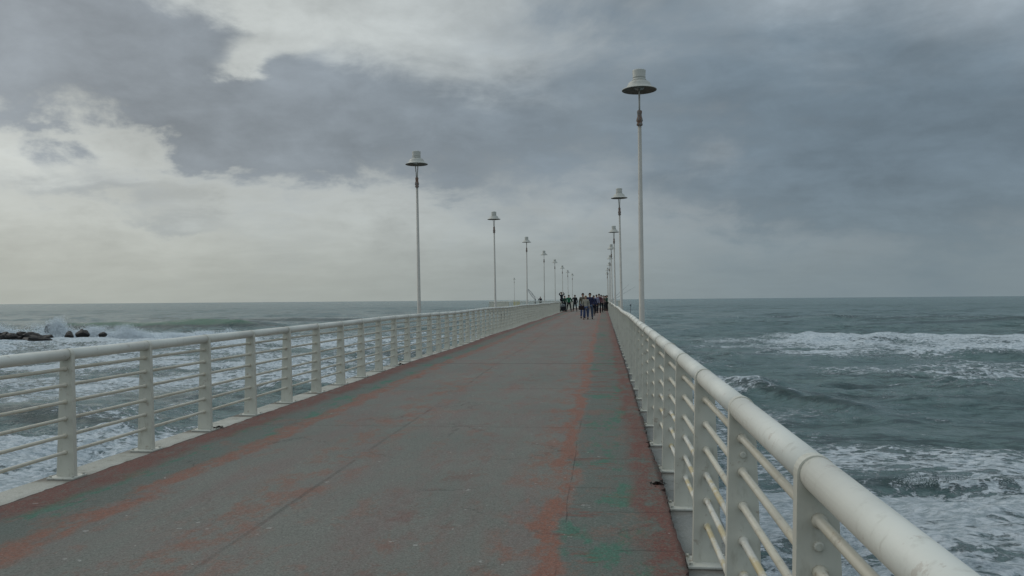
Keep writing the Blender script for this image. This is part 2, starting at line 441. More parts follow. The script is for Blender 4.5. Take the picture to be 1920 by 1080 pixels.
    foam = np.maximum(foam, 0); foam = foam + (.12*lf(11, 8) + .45*(vnoise(X0/7.+9000, Y0/2.6+9000, 77)-.5) + .25*(vnoise(X0/2.6+9000, Y0/1.1+9000, 78)-.5))*np.clip(foam*4, 0, 1)
    # whitecaps on steep small crests
    foam += np.clip((H-.42)*.5, 0, .25)*(np.abs(X0) > 1)*(Y0 < 300)
    # dark unbroken faces stay clear of foam
    for (x0, y0, x1, y1, w, v, s) in ((-34, 34.6, -18, 34, 1.6, .75, 1.5), (-43, 60.5, -30, 63, 1.6, .55, 1.5), (12, 90.5, 21, 86.6, 2.2, .7, 1.2),
                                (6.8, 49, 13, 39, 1.6, .3, 1), (22, 84, 64, 70, 2.0, .40, 3), (10, 144, 190, 136, 7, .7, 8),
                                (-125, 151, -55, 142, 6.5, 1.2, 5), (-60, 88, -25, 86, 1.8, .4, 3), (-24, 46.3, -9, 48.3, 1.6, .4, 2)):
        t = (X0-x0)/(x1-x0); yc = y0+(y1-y0)*t
        e = 1/(1+np.exp(-(X0-x0)/s))*1/(1+np.exp((X0-x1)/s))
        foam -= v*e*np.exp(-((Y0-yc)/w)**2)
    # choppy broken water where the foam is thick
    rough = np.clip(foam, 0, 1)
    q = np.random.default_rng(5)
    for L in (1.1, 1.7, 2.4, 3.3, 4.6, 6.0):
        th = q.uniform(0, PI); fade = np.clip((L/cell-2.2)/3., 0, 1)
        H += rough*fade*.022*L*np.abs(np.sin(PI/L*(X0*np.cos(th)+Y0*np.sin(th)) + 1.3*np.sin(Y0/L*.9+X0/L*.7)))
    H *= np.clip(Rr/6., .2, 1)
    far = np.clip((Rr-60)/500, 0, 1)
    X = X0+DX; Y = Y0+DY; Z = WZ+H
    nr, na = X.shape
    co = np.stack([X, Y, Z], -1).reshape(-1, 3)
    idx = np.arange(nr*na).reshape(nr, na)
    nx = np.roll(idx, -1, axis=1)
    quads = np.stack([idx[:-1], idx[1:], nx[1:], nx[:-1]], -1).reshape(-1, 4)
    me = bpy.data.meshes.new('sea')
    me.vertices.add(len(co)); me.vertices.foreach_set('co', co.astype(np.float32).ravel())
    me.loops.add(quads.size); me.loops.foreach_set('vertex_index', quads.astype(np.int32).ravel())
    me.polygons.add(len(quads)); me.polygons.foreach_set('loop_start', np.arange(0, quads.size, 4, dtype=np.int32))
    me.polygons.foreach_set('use_smooth', np.ones(len(quads), dtype=bool))
    me.update()
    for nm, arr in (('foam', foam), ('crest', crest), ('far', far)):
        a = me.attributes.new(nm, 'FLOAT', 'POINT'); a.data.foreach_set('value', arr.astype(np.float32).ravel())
    return me
M_sea, g, b = mat('sea_water', .16, .5)
p = g.pos()
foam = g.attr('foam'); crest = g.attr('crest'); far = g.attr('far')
ps = g.scale(p, (.55, 1., .6))
f1 = g.noise(ps, 2.3, 9, .68, .6); f2 = g.noise(g.scale(p, (.6, 1., 1)), 5.5, 7, .70, .4)
wv = g.vec(g.add(g.mul(g.xyz(p)[0], .55), g.mul(f1, 1.4)), g.add(g.xyz(p)[1], g.mul(f2, .9)), 0.)
web = g.ss(g.vor(wv, 1.9, 'DISTANCE_TO_EDGE'), .0, .18, .12, -.06)
fn = g.add(g.mul(f1, .62), g.mul(f2, .38), web)
fk = g.add(fn, g.mul(g.sub(foam, .5), .52))
fm = g.ss(fk, .50, .57)
fm = g.mul(fm, g.ss(foam, .0, .12))
thin = g.mul(g.ss(fk, .40, .52), g.ss(foam, .05, .3), .22)      # milky aerated water round the foam
fm2 = g.m('MAXIMUM', fm, thin)
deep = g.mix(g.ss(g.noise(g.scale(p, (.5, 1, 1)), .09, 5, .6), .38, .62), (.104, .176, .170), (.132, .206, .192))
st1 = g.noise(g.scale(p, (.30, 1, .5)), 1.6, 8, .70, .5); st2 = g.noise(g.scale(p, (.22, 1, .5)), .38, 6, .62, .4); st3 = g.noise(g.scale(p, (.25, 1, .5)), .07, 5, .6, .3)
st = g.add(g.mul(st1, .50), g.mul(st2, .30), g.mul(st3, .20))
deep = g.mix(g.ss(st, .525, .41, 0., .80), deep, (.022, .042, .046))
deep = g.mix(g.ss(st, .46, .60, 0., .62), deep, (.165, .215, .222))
deep = g.mix(g.mul(g.ss(crest, .30, .85), .85), deep, (.020, .044, .044))  # steep wave fronts painted darker, as they reflect less sky
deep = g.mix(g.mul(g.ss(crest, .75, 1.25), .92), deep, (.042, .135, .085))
fcol = g.mix(g.ss(f2, .38, .62), (.36, .42, .44), (.68, .72, .74))
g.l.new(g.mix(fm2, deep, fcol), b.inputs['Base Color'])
g.l.new(g.add(.13, g.mul(far, .12), g.mul(fm, .6)), b.inputs['Roughness'])
g.l.new(g.add(.5, g.mul(fm, -.3)), b.inputs['Specular IOR Level'])
b.inputs['IOR'].default_value = 1.33
rdg = g.sub(1., g.mul(g.m('ABSOLUTE', g.sub(g.noise(g.scale(p, (.38, 1, 1)), 1.5, 5, .6, .3), .5)), 4.))
rip = g.add(g.mul(rdg, 1.1), g.mul(g.noise(g.scale(p, (.6, 1, 1)), 3.6, 8, .72, .3), 1.6), g.mul(g.noise(g.scale(p, (.35, 1, 1)), .9, 6, .65, .2), g.add(2., g.mul(far, 10.))))
n1 = g.bump(g.add(rip, g.mul(fm, g.add(.35, g.mul(f2, .8)))), .9, .13)
g.l.new(n1, b.inputs['Normal'])
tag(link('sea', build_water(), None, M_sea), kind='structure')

# seabed-dark sheet is not needed: the water is opaque

# ------------------------------------------------------------------ pier
XE_L, XE_R = -4.40, .45
LED_L, LED_R = -4.90, .80
Y_END = 124.0
def deck_mesh():
    bm = bmesh.new(); rows = []
    yy = -4.0
    q = random.Random(3)
    while yy < Y_END-.01:
        j = .012 if yy < 40 else 0
        zz = rise(yy)
        eR = XE_R + q.uniform(-1, 1)*j + (.018*math.sin(yy*2.1) if yy < 40 else 0)*.5
        eL = XE_L + q.uniform(-1, 1)*j
        if q.random() < .05 and yy < 25: eR -= .03
        xs = [eL, -4.2, -3.2, -2.2, -1.2, -.2, .3, eR]
        row = [bm.verts.new((eL, yy, zz-.075))] + [bm.verts.new((x_, yy, zz)) for x_ in xs] + [bm.verts.new((eR+.004, yy, zz-.075))]
        rows.append(row)
        yy += .06 if yy < 25 else (.5 if yy < 60 else 2.)
    zz = rise(Y_END)
    rows.append([bm.verts.new((XE_L, Y_END, zz-.075))]+[bm.verts.new((x_, Y_END, zz)) for x_ in [XE_L, -4.2, -3.2, -2.2, -1.2, -.2, .3, XE_R]]+[bm.verts.new((XE_R, Y_END, zz-.075))])
    for a, b_ in zip(rows, rows[1:]):
        for k in range(len(a)-1): bm.faces.new((a[k], a[k+1], b_[k+1], b_[k]))
    return bm_mesh(bm, 'pier_deck')
tag(link('pier_deck', deck_mesh(), None, M_deck), kind='structure')
def strip_mesh(name, x0, x1, ztop, zbot, y0=-4., y1=Y_END, step=1.):
    bm = bmesh.new(); rows = []; yy = y0
    n = int((y1-y0)/step)
    for i in range(n+1):
        yy = y0+(y1-y0)*i/n; r = rise(yy)
        rows.append([bm.verts.new(v) for v in ((x0, yy, r+zbot), (x0, yy, r+ztop-.012), (x0+.012, yy, r+ztop), (x1-.012, yy, r+ztop), (x1, yy, r+ztop-.012), (x1, yy, r+zbot))])
    for a, b_ in zip(rows, rows[1:]):
        for k in range(6): bm.faces.new((a[k], a[(k+1) % 6], b_[(k+1) % 6], b_[k]))
    bm.faces.new(rows[0]); bm.faces.new(rows[-1])
    return bm_mesh(bm, name)
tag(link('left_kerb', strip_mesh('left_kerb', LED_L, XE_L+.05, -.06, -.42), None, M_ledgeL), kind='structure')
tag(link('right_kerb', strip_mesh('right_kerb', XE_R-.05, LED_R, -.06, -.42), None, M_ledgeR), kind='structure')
slab = tag(link('pier_slab', strip_mesh('pier_slab', XE_L+.052, XE_R-.052, -.08, -.75), None, M_beam), kind='structure')
bm = bmesh.new(); tube(bm, [(0, 0, 0), (0, 0, -6.2)], .38, 16); pile_me = bm_mesh(bm, 'pile'); pile_me.materials.append(M_beam)
bm = bmesh.new(); box(bm, (0, 0, 0), (5.2, .7, .5), .03); cap_me = bm_mesh(bm, 'cross_beam'); cap_me.materials.append(M_beam)
yy = 3.
while yy < Y_END:
    for x_ in (-3.9, -.05): link('pile', pile_me, slab, None, (x_, yy, rise(yy)-1.25), False)
    link('cross_beam', cap_me, slab, None, (-1.975, yy, rise(yy)-1.0))
    yy += 14.7

# ------------------------------------------------------------------ railings
PP = 1.226; RH = 1.08; BARS = [.225, .372, .519, .666, .813, .955]
def post_mesh():
    # flat tapered plate with a rounded head wrapping the handrail, welded upright
    wb, wt, th = .083, .054, .045; rr = .0555
    bm = bmesh.new(); pr = [(-wb, .016), (-wb*.97, .08), (-wt, RH-.02)]
    for k in range(13):
        a = PI - PI*k/12; pr.append((rr*.965*math.cos(a), RH+rr*.965*math.sin(a)))
    pr += [(wt, RH-.02), (wb*.97, .08), (wb, .016)]
    fr = [bm.verts.new((x_, -th/2, z_)) for x_, z_ in pr]; bk = [bm.verts.new((x_, th/2, z_)) for x_, z_ in pr]
    bm.faces.new(fr); bm.faces.new(bk[::-1]); n = len(pr)
    for k in range(n): bm.faces.new((fr[k], fr[(k+1) % n], bk[(k+1) % n], bk[k]))
    bmesh.ops.bevel(bm, geom=[e for e in bm.edges if abs(e.calc_face_angle(0)) > 1.2 and abs((e.verts[0].co-e.verts[1].co).y) < .01], offset=.004, segments=1, affect='EDGES')
    return bm_mesh(bm, 'post')
ME_post = post_mesh(); ME_post.materials.append(M_post)
bm = bmesh.new(); box(bm, (0, 0, .009), (.245, .20, .018), .004)
ME_base = bm_mesh(bm, 'base_plate'); ME_base.materials.append(M_base)
bm = bmesh.new(); tube(bm, [(0, 0, .016), (0, 0, .034)], .011, 6)
ME_bolts = bm_mesh(bm, 'anchor_bolt'); ME_bolts.materials.append(M_base)
bm = bmesh.new(); tube(bm, [(0, .0, 0), (0, PP, 0)], .0500, 24); ME_rail = bm_mesh(bm, 'handrail', False)
for p_ in ME_rail.polygons: p_.use_smooth = len(p_.vertices) == 4
ME_rail.materials.append(M_paint)
def bar_mesh(mm, nm):
    bm = bmesh.new(); e = .0225
    tube(bm, [(0, e-.004, 0), (0, e+.014, 0), (0, e+.018, 0), (0, PP-e-.018, 0), (0, PP-e-.014, 0), (0, PP-e+.004, 0)], [.0215, .0215, .0155, .0155, .0215, .0215], 10)
    me = bm_mesh(bm, nm); me.materials.append(mm)
    for p_ in me.polygons: p_.use_smooth = len(p_.vertices) == 4
    return me
ME_bar = bar_mesh(M_bar, 'bar'); ME_bar_s = bar_mesh(M_bar_stain, 'stained_bar')
def railing(name, label, xx, y0, nbay, side):
    root = empty(name, (xx, y0, rise(y0)-.06)); tag(root, label, 'railing')
    rest = bmesh.new(); q = random.Random(side+5)
    nparts = 50
    for i in range(nbay+1):
        ya = i*PP; za = rise(y0+ya)-rise(y0)
        po = link('post', ME_post, root, None, (0, ya, za)); po.rotation_euler = (0, q.uniform(-.004, .004), q.uniform(-.01, .01))
        bp = link('base_plate', ME_base, po, None, (0, 0, 0)); bp.rotation_euler = (0, 0, q.uniform(-.04, .04))
        if 3 <= i < 13:
            for sx in (-1, 1):
                for sy in (-1, 1): link('anchor_bolt', ME_bolts, bp, None, (sx*.102, sy*.075, 0))
        if i == nbay: break
        sl = (rise(y0+ya+PP)-rise(y0+ya))/PP
        ang = math.atan(sl)
        hr = link('handrail', ME_rail, root, None, (q.uniform(-.0012, .0012), ya, za+RH)); hr.rotation_euler = (ang, 0, 0)
        for k, bz in enumerate(BARS):
            if i < nparts:
                st = side > 0 and k < 3 and 2 <= i <= 8
                o = link('bar', ME_bar_s if st else ME_bar, root, None, (0, ya, za+bz)); o.rotation_euler = (ang, 0, 0)
                if st and 4 <= i <= 6: o['label'] = 'rust stained horizontal bar'
            else:
                tube(rest, [(0, ya+.02, za+bz), (0, ya+PP-.02, za+bz+sl*PP)], .0155, 6)
    o = link('bars', bm_mesh(rest, 'bars'), root, M_bar); o['kind'] = 'stuff'
    return root
YL0 = 6.55-4*PP; YR0 = 2.31-4*PP
railL = railing('railing', 'white metal railing with six thin bars along the left side of the pier', -4.69, YL0, 99, -1)
railR = railing('railing', 'white metal railing close to the viewer along the right side of the pier', .582, YR0, 101, 1)
# bolt head on the post nearest the viewer
bm = bmesh.new(); tube(bm, [(0, -.0225, 0), (0, -.031, 0), (0, -.034, 0)], [.014, .014, .010], 12); me = bm_mesh(bm, 'bolt')
near_posts = sorted([o for o in railR.children if o.name.startswith('post')], key=lambda o: o.location.y)
for k in (3, 4, 5): link('bolt', me, near_posts[k], M_post, (.0, 0, .885))

# ------------------------------------------------------------------ lamps
LH = 5.30
def lamp_parts():
    H_ = LH
    bm = bmesh.new()
    tube(bm, [(0, 0, -.06), (0, 0, .02), (0, 0, .03), (0, 0, H_-.93)], [.062, .062, .052, .030], 16)
    pole = bm_mesh(bm, 'pole', True); pole.materials.append(M_lamp)
    bm = bmesh.new(); lathe(bm, [(.032, H_-.96), (.050, H_-.95), (.052, H_-.93), (.042, H_-.91), (.044, H_-.895), (.056, H_-.875), (.050, H_-.84), (.038, H_-.80), (.036, H_-.76), (.042, H_-.745), (.042, H_-.71), (.034, H_-.70)], 16)
    collar = bm_mesh(bm, 'collar', True); collar.materials.append(M_collar)
    bm = bmesh.new()
    for s in (-1, 1):
        tube(bm, [(s*.014, 0, H_-.71), (s*.016, 0, H_-.60), (s*.030, 0, H_-.42), (s*.055, 0, H_-.34)], .0135, 8)
    arm = bm_mesh(bm, 'bracket', True); arm.materials.append(M_lamp)
    bm = bmesh.new()
    lathe(bm, [(.01, H_-.285), (.12, H_-.29), (.20, H_-.325), (.275, H_-.352), (.290, H_-.362), (.293, H_-.357), (.286, H_-.346), (.235, H_-.322), (.208, H_-.302), (.190, H_-.262), (.178, H_-.238), (.165, H_-.225), (.135, H_-.214), (.125, H_-.205)], 32)
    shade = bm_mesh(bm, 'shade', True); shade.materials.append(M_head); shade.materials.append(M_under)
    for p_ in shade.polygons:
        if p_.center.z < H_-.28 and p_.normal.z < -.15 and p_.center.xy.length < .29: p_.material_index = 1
    bm = bmesh.new()
    lathe(bm, [(.12, H_-.204), (.122, H_-.190), (.108, H_-.184), (.106, H_-.155), (.109, H_-.150), (.109, H_-.142), (.106, H_-.137), (.112, H_-.035), (.108, H_-.025), (.06, H_-.008), (.0, H_)], 24)
    cap = bm_mesh(bm, 'cap', True); cap.materials.append(M_head)
    bm = bmesh.new(); lathe(bm, [(.05, H_-.30), (.085, H_-.305), (.080, H_-.335), (.04, H_-.35), (.0, H_-.352)], 16)
    bulb = bm_mesh(bm, 'lamp_glass', True); bulb.materials.append(M_glass)
    bm = bmesh.new(); box(bm, (0, 0, -.052), (.20, .20, .016), .004); ft = bm_mesh(bm, 'foot_plate'); ft.materials.append(M_base)
    return [('pole', pole), ('collar', collar), ('bracket', arm), ('shade', shade), ('cap', cap), ('lamp_glass', bulb), ('foot_plate', ft)]
M_glass, g, b = mat('lamp_glass', .3); b.inputs['Base Color'].default_value = (.30, .30, .27, 1)
def copy_tree(o, parent=None):
    c_ = o.copy(); C.objects.link(c_)
    if parent: c_.parent = parent
    for ch in o.children: copy_tree(ch, c_)
    return c_
proto = empty('street_lamp')
for nm, me in lamp_parts(): link(nm, me, proto)
ordn = ['nearest', 'second', 'third', 'fourth', 'fifth', 'sixth', 'seventh', 'eighth']
first = True; ql = random.Random(9)
for side, xx, y0, lab in ((1, .575, 13.5, 'right'), (-1, -4.69, 20.2, 'left')):
    for k in range(8):
        yy = y0 + 14.71*k
        o = proto if first else copy_tree(proto); first = False
        o.location = (xx+(.065 if side > 0 else -.05), yy+.15, rise(yy)-.0); o.rotation_euler = (ql.uniform(-.002, .002), (-.015 if side > 0 else -.009)+ql.uniform(-.004, .004), ql.choice([0, PI/2, .6, 1.2]))
        if k == 0 and side > 0: o.rotation_euler[2] = PI/2-.11
        if k == 0 and side < 0: o.rotation_euler[2] = .2
        pre = {('right', 0): 'tallest-looking white street lamp with bell-shaped head, nearest on the right railing',
               ('left', 0): 'white street lamp with bell-shaped head, nearest on the left railing'}.get((lab, k),
               '%s white street lamp along the %s railing counted from the viewer' % (ordn[k], lab))
        tag(o, pre, 'street lamp', 'street lamps along the pier railings')
o = copy_tree(proto); o.location = (-15.9, 143, .25); o.rotation_euler = (0, -.008, .3)
tag(o, 'distant slim street lamp alone at the far left of the end platform', 'street lamp', 'street lamps along the pier railings')

# ------------------------------------------------------------------ platform at the pier's end
zp = rise(Y_END)
bm = bmesh.new(); box(bm, (-7.5, 137.02, zp-.40), (21., 26., .8), .02)
plat = tag(link('end_platform', bm_mesh(bm, 'end_platform'), None, M_ledgeL), kind='structure')
for x_ in (-16, -9, -2, 2):
    for y_ in (127, 138, 148): link('pile', pile_me, plat, None, (x_, y_, zp-.7))
def simple_railing(p0, p1, label):
    v = Vector((p1[0]-p0[0], p1[1]-p0[1], 0)); Ln = v.length; n = max(1, round(Ln/1.226)); st = Ln/n
    root = empty('railing', (p0[0], p0[1], zp), math.atan2(v.y, v.x)-PI/2); tag(root, label, 'railing', 'railings round the end platform')
    for i in range(n+1): link('post', ME_post, root, None, (0, i*st, -.015))
    bm = bmesh.new(); tube(bm, [(0, 0, RH), (0, Ln, RH)], .05, 12); link('handrail', bm_mesh(bm, 'handrail', True), root, M_paint)
    bm = bmesh.new()
    for i, bz in enumerate(BARS): tube(bm, [(0, 0, bz), (0, Ln, bz)], .0155, 6)
    o = link('bars', bm_mesh(bm, 'bars'), root, M_bar); o['kind'] = 'stuff'
simple_railing((-4.75, 124.2), (-17.8, 124.2), 'front railing of the end platform seen beyond the left railing')
simple_railing((-17.8, 124.2), (-17.8, 149.8), 'left side railing of the end platform')
simple_railing((-17.8, 149.8), (2.8, 149.8), 'rear railing of the end platform facing the open sea')
simple_railing((2.8, 149.8), (2.8, 124.2), 'right side railing of the end platform')
simple_railing((.8, 124.2), (2.8, 124.2), 'short front railing of the end platform right of the pier')

M_yel, g, b = mat('yellow_paint', .5); g.l.new(g.mix(g.noise(g.obj(), 9, 5, .6), (.42, .36, .10), (.55, .48, .18)), b.inputs['Base Color'])
root = tag(empty('barrier', (-13.7, 126.2, zp)), 'pale yellow slatted barrier standing on the end platform at the left', 'barrier')
bm = bmesh.new()
for x_ in (-.48, .48): box(bm, (x_, 0, .62), (.07, .07, 1.24), .008)
link('upright', bm_mesh(bm, 'upright'), root, M_yel)
bm = bmesh.new(); box(bm, (0, 0, 0), (.12, .03, 1.0), .006); sl = bm_mesh(bm, 'slat'); sl.materials.append(M_yel)
for x_ in (-.33, -.11, .11, .33): link('slat', sl, root, None, (x_, 0, .66))
bm = bmesh.new()
for z_ in (.2, 1.12): box(bm, (0, .034, z_), (1.0, .035, .07), .005)
link('crossbar', bm_mesh(bm, 'crossbar'), root, M_yel)

M_steel, g, b = mat('grey_steel', .5); g.l.new(g.mix(g.noise(g.obj(), 4, 5, .6), (.09, .10, .115), (.17, .18, .19)), b.inputs['Base Color'])
root = tag(empty('crane', (-11.9, 140, zp)), 'small grey crane with slanted lattice boom on the end platform', 'crane')
bm = bmesh.new(); tube(bm, [(0, 0, 0), (0, 0, 1.35)], [.14, .10], 10); box(bm, (0, 0, .04), (.6, .6, .08), .01)
link('mast', bm_mesh(bm, 'mast'), root, M_steel)
bm = bmesh.new(); A_ = Vector((0.05, 0, 1.3)); B_ = Vector((-1.25, 0, 3.15)); ax = (B_-A_).normalized(); nn = Vector((ax.z, 0, -ax.x))
ch = []
for (s1, s2) in ((-1, -1), (-1, 1), (1, -1), (1, 1)):
    pts = [A_+(B_-A_)*t+nn*s1*w+Vector((0, s2*w, 0)) for t, w in ((0, .05), (.35, .17), (.65, .17), (1, .04))]
    tube(bm, pts, .028, 6); ch.append(pts)
for i in range(9):
    t = i/9; w0 = .05+.12*min(1, t/.35, (1-t)/.35); t1 = (i+1)/9; w1 = .05+.12*min(1, t1/.35, max(0, (1-t1))/.35)
    for s2 in (-1, 1):
        tube(bm, [A_+(B_-A_)*t+nn*w0+Vector((0, s2*w0, 0)), A_+(B_-A_)*t1-nn*w1+Vector((0, s2*w1, 0))], .018, 5)
link('boom', bm_mesh(bm, 'boom'), root, M_steel)
bm = bmesh.new(); tube(bm, [A_+(B_-A_)*.6, (1.2, 0, .9), (1.25, 0, .1)], .012, 5); tube(bm, [B_, (-1.25, 0, 2.5)], .012, 5)
link('cable', bm_mesh(bm, 'cable'), root, M_steel)

# ------------------------------------------------------------------ people
def cloth(name, c1, k=.75):
    m, g, b = mat(name, .85, .2)
    g.l.new(g.mix(g.ss(g.noise(g.obj(), 6, 4, .6), .3, .7), tuple(v*k for v in c1), c1), b.inputs['Base Color']); return m
SKIN = cloth('skin', (.36, .22, .16), .9); HAIRS = {'dark': cloth('dark_hair', (.018, .014, .012)), 'blond': cloth('fair_hair', (.26, .19, .11)), 'grey': cloth('grey_hair', (.2, .2, .2))}
SHOE = cloth('dark_shoe', (.022, .018, .016)); BOOT = cloth('brown_boot', (.07, .035, .025))
def skin_mesh(name, verts, edges, rads, m, root=0, sub=1):
    me = bpy.data.meshes.new(name); me.from_pydata(verts, edges, [])
    o = bpy.data.objects.new('tmp', me); C.objects.link(o)
    md = o.modifiers.new('s', 'SKIN'); md.use_smooth_shade = True
    sv = me.skin_vertices[0].data
    for i, r in enumerate(rads):
        sv[i].radius = r if isinstance(r, tuple) else (r, r); sv[i].use_root = (i == root)
    ss_ = o.modifiers.new('b', 'SUBSURF'); ss_.levels = sub; ss_.render_levels = sub
    dg = bpy.context.evaluated_depsgraph_get(); ev = o.evaluated_get(dg)
    out = bpy.data.meshes.new_from_object(ev); out.name = name
    bpy.data.objects.remove(o); out.materials.clear(); out.materials.append(m)
    out.polygons.foreach_set('use_smooth', [True]*len(out.polygons))
    return out
def person(x_, y_, h, rz, label, top, legs, hair='dark', shoe=None, stride=.18, arms='down', z_=None, long_coat=False, stance=.10, lift=0., face_cam=True):
    s = h/1.75
    root = empty('person', (x_, y_, rise(y_)+lift if z_ is None else z_), rz); tag(root, label, 'person')
    root.scale = (s, s, s)
    q = random.Random(int(x_*100+y_*10))
    st = stride
    pel = (0, 0, .95); che = (0, .0, 1.30); nek = (0, .0, 1.49); hed = (0, -.015, 1.58); top_ = (0, -.005, 1.69)
    def leg(sg, f): return [(sg*.085, 0, .90), (sg*(.09+stance*.3), -f*.55-.02, .50), (sg*(.085+stance*.6), -f*1.0+.03, .09), (sg*(.09+stance*.7), -f*1.0-.10, .035)]
    def arm(sg):
        sh = (sg*.185, 0, 1.42)
        if arms == 'down' or (arms == 'hip' and sg > 0) : return [sh, (sg*.235, .03, 1.14), (sg*.245, -.06, .90), (sg*.24, -.08, .81)]
        if arms == 'hip': return [sh, (sg*.36, .05, 1.20), (sg*.21, -.06, 1.03), (sg*.17, -.08, 1.00)]
        if arms == 'front': return [sh, (sg*.24, -.02, 1.15), (sg*.10, -.24, 1.14), (sg*.05, -.28, 1.15)]
        if arms == 'up': return [sh, (sg*.33, -.06, 1.52), (sg*.16, -.10, 1.70), (sg*.12, -.10, 1.78)]
        if arms == 'pocket': return [sh, (sg*.27, .04, 1.16), (sg*.21, -.08, .96), (sg*.19, -.09, .93)]
    V = [pel, (0, 0, 1.10), che, nek, hed, top_]; E = [(0, 1), (1, 2), (2, 3), (3, 4), (4, 5)]; Rr = [(.15, .105), (.135, .10), (.16, .105), .055, (.085, .10), (.075, .085)]
    LG = []; AR = []
    for sg, f in ((-1, st), (1, -st)):
        b0 = len(V); L_ = leg(sg, f); V += L_; E += [(0, b0), (b0, b0+1), (b0+1, b0+2), (b0+2, b0+3)]; Rr += [.085, .058, .042, .036]; LG.append(L_)
        b0 = len(V); L_ = arm(sg); V += L_; E += [(2, b0), (b0, b0+1), (b0+1, b0+2), (b0+2, b0+3)]; Rr += [.055, .042, .032, .034]; AR.append(L_)
    body = link('body', skin_mesh('body', V, E, Rr, SKIN), root)
    # trousers
    V = [(0, 0, .98)]; E = []; Rr = [(.165, .12)]
    for L_ in LG:
        b0 = len(V); V += L_[:3]; E += [(0, b0), (b0, b0+1), (b0+1, b0+2)]; Rr += [.105, .077, .062]
    link('trousers', skin_mesh('trousers', V, E, Rr, legs), root)
    # jacket
    lo = .70 if long_coat else .90
    V = [(0, 0, 1.14), (0, 0, 1.32), (0, 0, 1.455), (0, 0, lo)]; E = [(0, 1), (1, 2), (0, 3)]; Rr = [(.165, .125), (.185, .13), (.085, .075), (.185, .145)]
    for L_ in AR:
        b0 = len(V); V += L_[:3]; E += [(1, b0), (b0, b0+1), (b0+1, b0+2)]; Rr += [.074, .062, .050]
    link('jacket', skin_mesh('jacket', V, E, Rr, top), root)
    for L_ in LG:
        a_ = L_[2]; bm = bmesh.new(); bmesh.ops.create_uvsphere(bm, u_segments=10, v_segments=6, radius=1)
        for v in bm.verts: v.co = Vector((a_[0]+v.co.x*.052, a_[1]-.055+v.co.y*.14, max(0.0, .045+v.co.z*.055)))
        link('shoe', bm_mesh(bm, 'shoe', True), root, shoe or SHOE)
    bm = bmesh.new(); bmesh.ops.create_uvsphere(bm, u_segments=14, v_segments=9, radius=1)
    for v in bm.verts:
        c_ = v.co.copy(); r_ = 1.
        yv = c_.y
        if yv < -.2 and c_.z < .45: r_ = .78
        v.co = Vector((c_.x*.098*r_, .012+c_.y*.118*r_, 1.655+c_.z*(.105 if c_.z > 0 else (.13 if yv > 0 else .03))))
    link('hair', bm_mesh(bm, 'hair', True), root, HAIRS[hair])
    bm = bmesh.new()
    tube(bm, [(0, -.108, 1.64), (0, -.128, 1.605), (0, -.108, 1.598)], [.008, .014, .012], 6)
    link('nose', bm_mesh(bm, 'nose', True), root, SKIN)
    return root
c_navy = cloth('navy_jacket', (.030, .034, .075)); c_jean = cloth('blue_jeans', (.055, .075, .15)); c_pale = cloth('beige_jacket', (.34, .32, .26)); c_olive = cloth('olive_jacket', (.12, .105, .075))
c_green = cloth('green_jacket', (.020, .125, .060)); c_black = cloth('black_clothing', (.014, .016, .018)); c_dkblue = cloth('dark_trousers', (.022, .024, .032)); c_lilac = cloth('lilac_jacket', (.25, .25, .33))
c_maroon = cloth('maroon_jacket', (.11, .035, .045)); c_pink = cloth('pinkish_jacket', (.30, .20, .19)); c_brown = cloth('brown_jacket', (.16, .10, .07)); c_teal = cloth('dark_green_jacket', (.018, .055, .04)); c_fade = cloth('faded_jeans', (.10, .13, .19))
def at(pxx, y_): return (pxx-1131.5)/1500.*y_
person(at(1098.3, 54.5), 54.5, 1.62, -.0, 'woman in beige jacket and blue jeans walking with a dark bag, nearest of the strollers', c_pale, c_jean, 'blond', BOOT, .12, 'down', long_coat=True)
person(at(1106.3, 54.8), 54.8, 1.80, .0, 'man in navy jacket and faded jeans walking beside the woman in beige', c_navy, c_fade, 'dark', SHOE, .24, 'pocket')
person(at(1093.2, 57.5), 57.5, 1.80, .1, 'person in olive jacket walking just behind the woman in beige', c_olive, c_jean, 'dark', SHOE, .15, 'down')
person(at(1113.3, 66), 66, 1.66, .1, 'person in dark navy coat partly hidden behind the man in faded jeans', c_navy, c_dkblue, 'dark', SHOE, .1, 'down', stance=0)
person(at(1118.4, 76), 76, 1.74, -.05, 'person in pale lilac jacket and dark trousers walking left of the maroon one', c_lilac, c_dkblue, 'dark', SHOE, .08, 'down', stance=-.05)
person(at(1123.2, 76.5), 76.5, 1.82, .1, 'person in maroon jacket and dark trousers walking right of the lilac one', c_maroon, c_dkblue, 'dark', SHOE, .16, 'pocket')
person(at(1127.2, 80), 80, 1.74, .1, 'person in pinkish top and black trousers behind the maroon jacket', c_pink, c_black, 'dark', SHOE, .1, 'down')
person(at(1067, 87), 87, 1.80, .1, 'man in green jacket standing with legs apart near the left railing', c_green, c_black, 'dark', SHOE, .02, 'pocket', stance=.26)
person(at(1078.3, 87), 87, 1.80, -.1, 'man in black with one hand on his hip beside the man in green', c_black, c_black, 'dark', SHOE, .0, 'hip', stance=.18)
person(at(1059.2, 88.5), 88.5, 1.72, .6, 'person in dark green top behind the loaded cart', c_teal, c_dkblue, 'dark', SHOE, .05, 'front')
person(at(1053.4, 89), 89, 1.70, .4, 'person in dark clothes standing raised on a box by a lamp post', c_dkblue, c_dkblue, 'dark', SHOE, .0, 'up', lift=.42, stance=0)
person(at(1131.0, 88), 88, 1.72, .3, 'person in olive jacket in the far crowd, nearest the walking group', c_olive, c_dkblue, 'dark', SHOE, .1, 'front')
person(at(1133.8, 96), 96, 1.72, -.8, 'person in pale pink jacket in the far crowd by the right railing', c_pink, c_dkblue, 'dark', SHOE, .05, 'down')
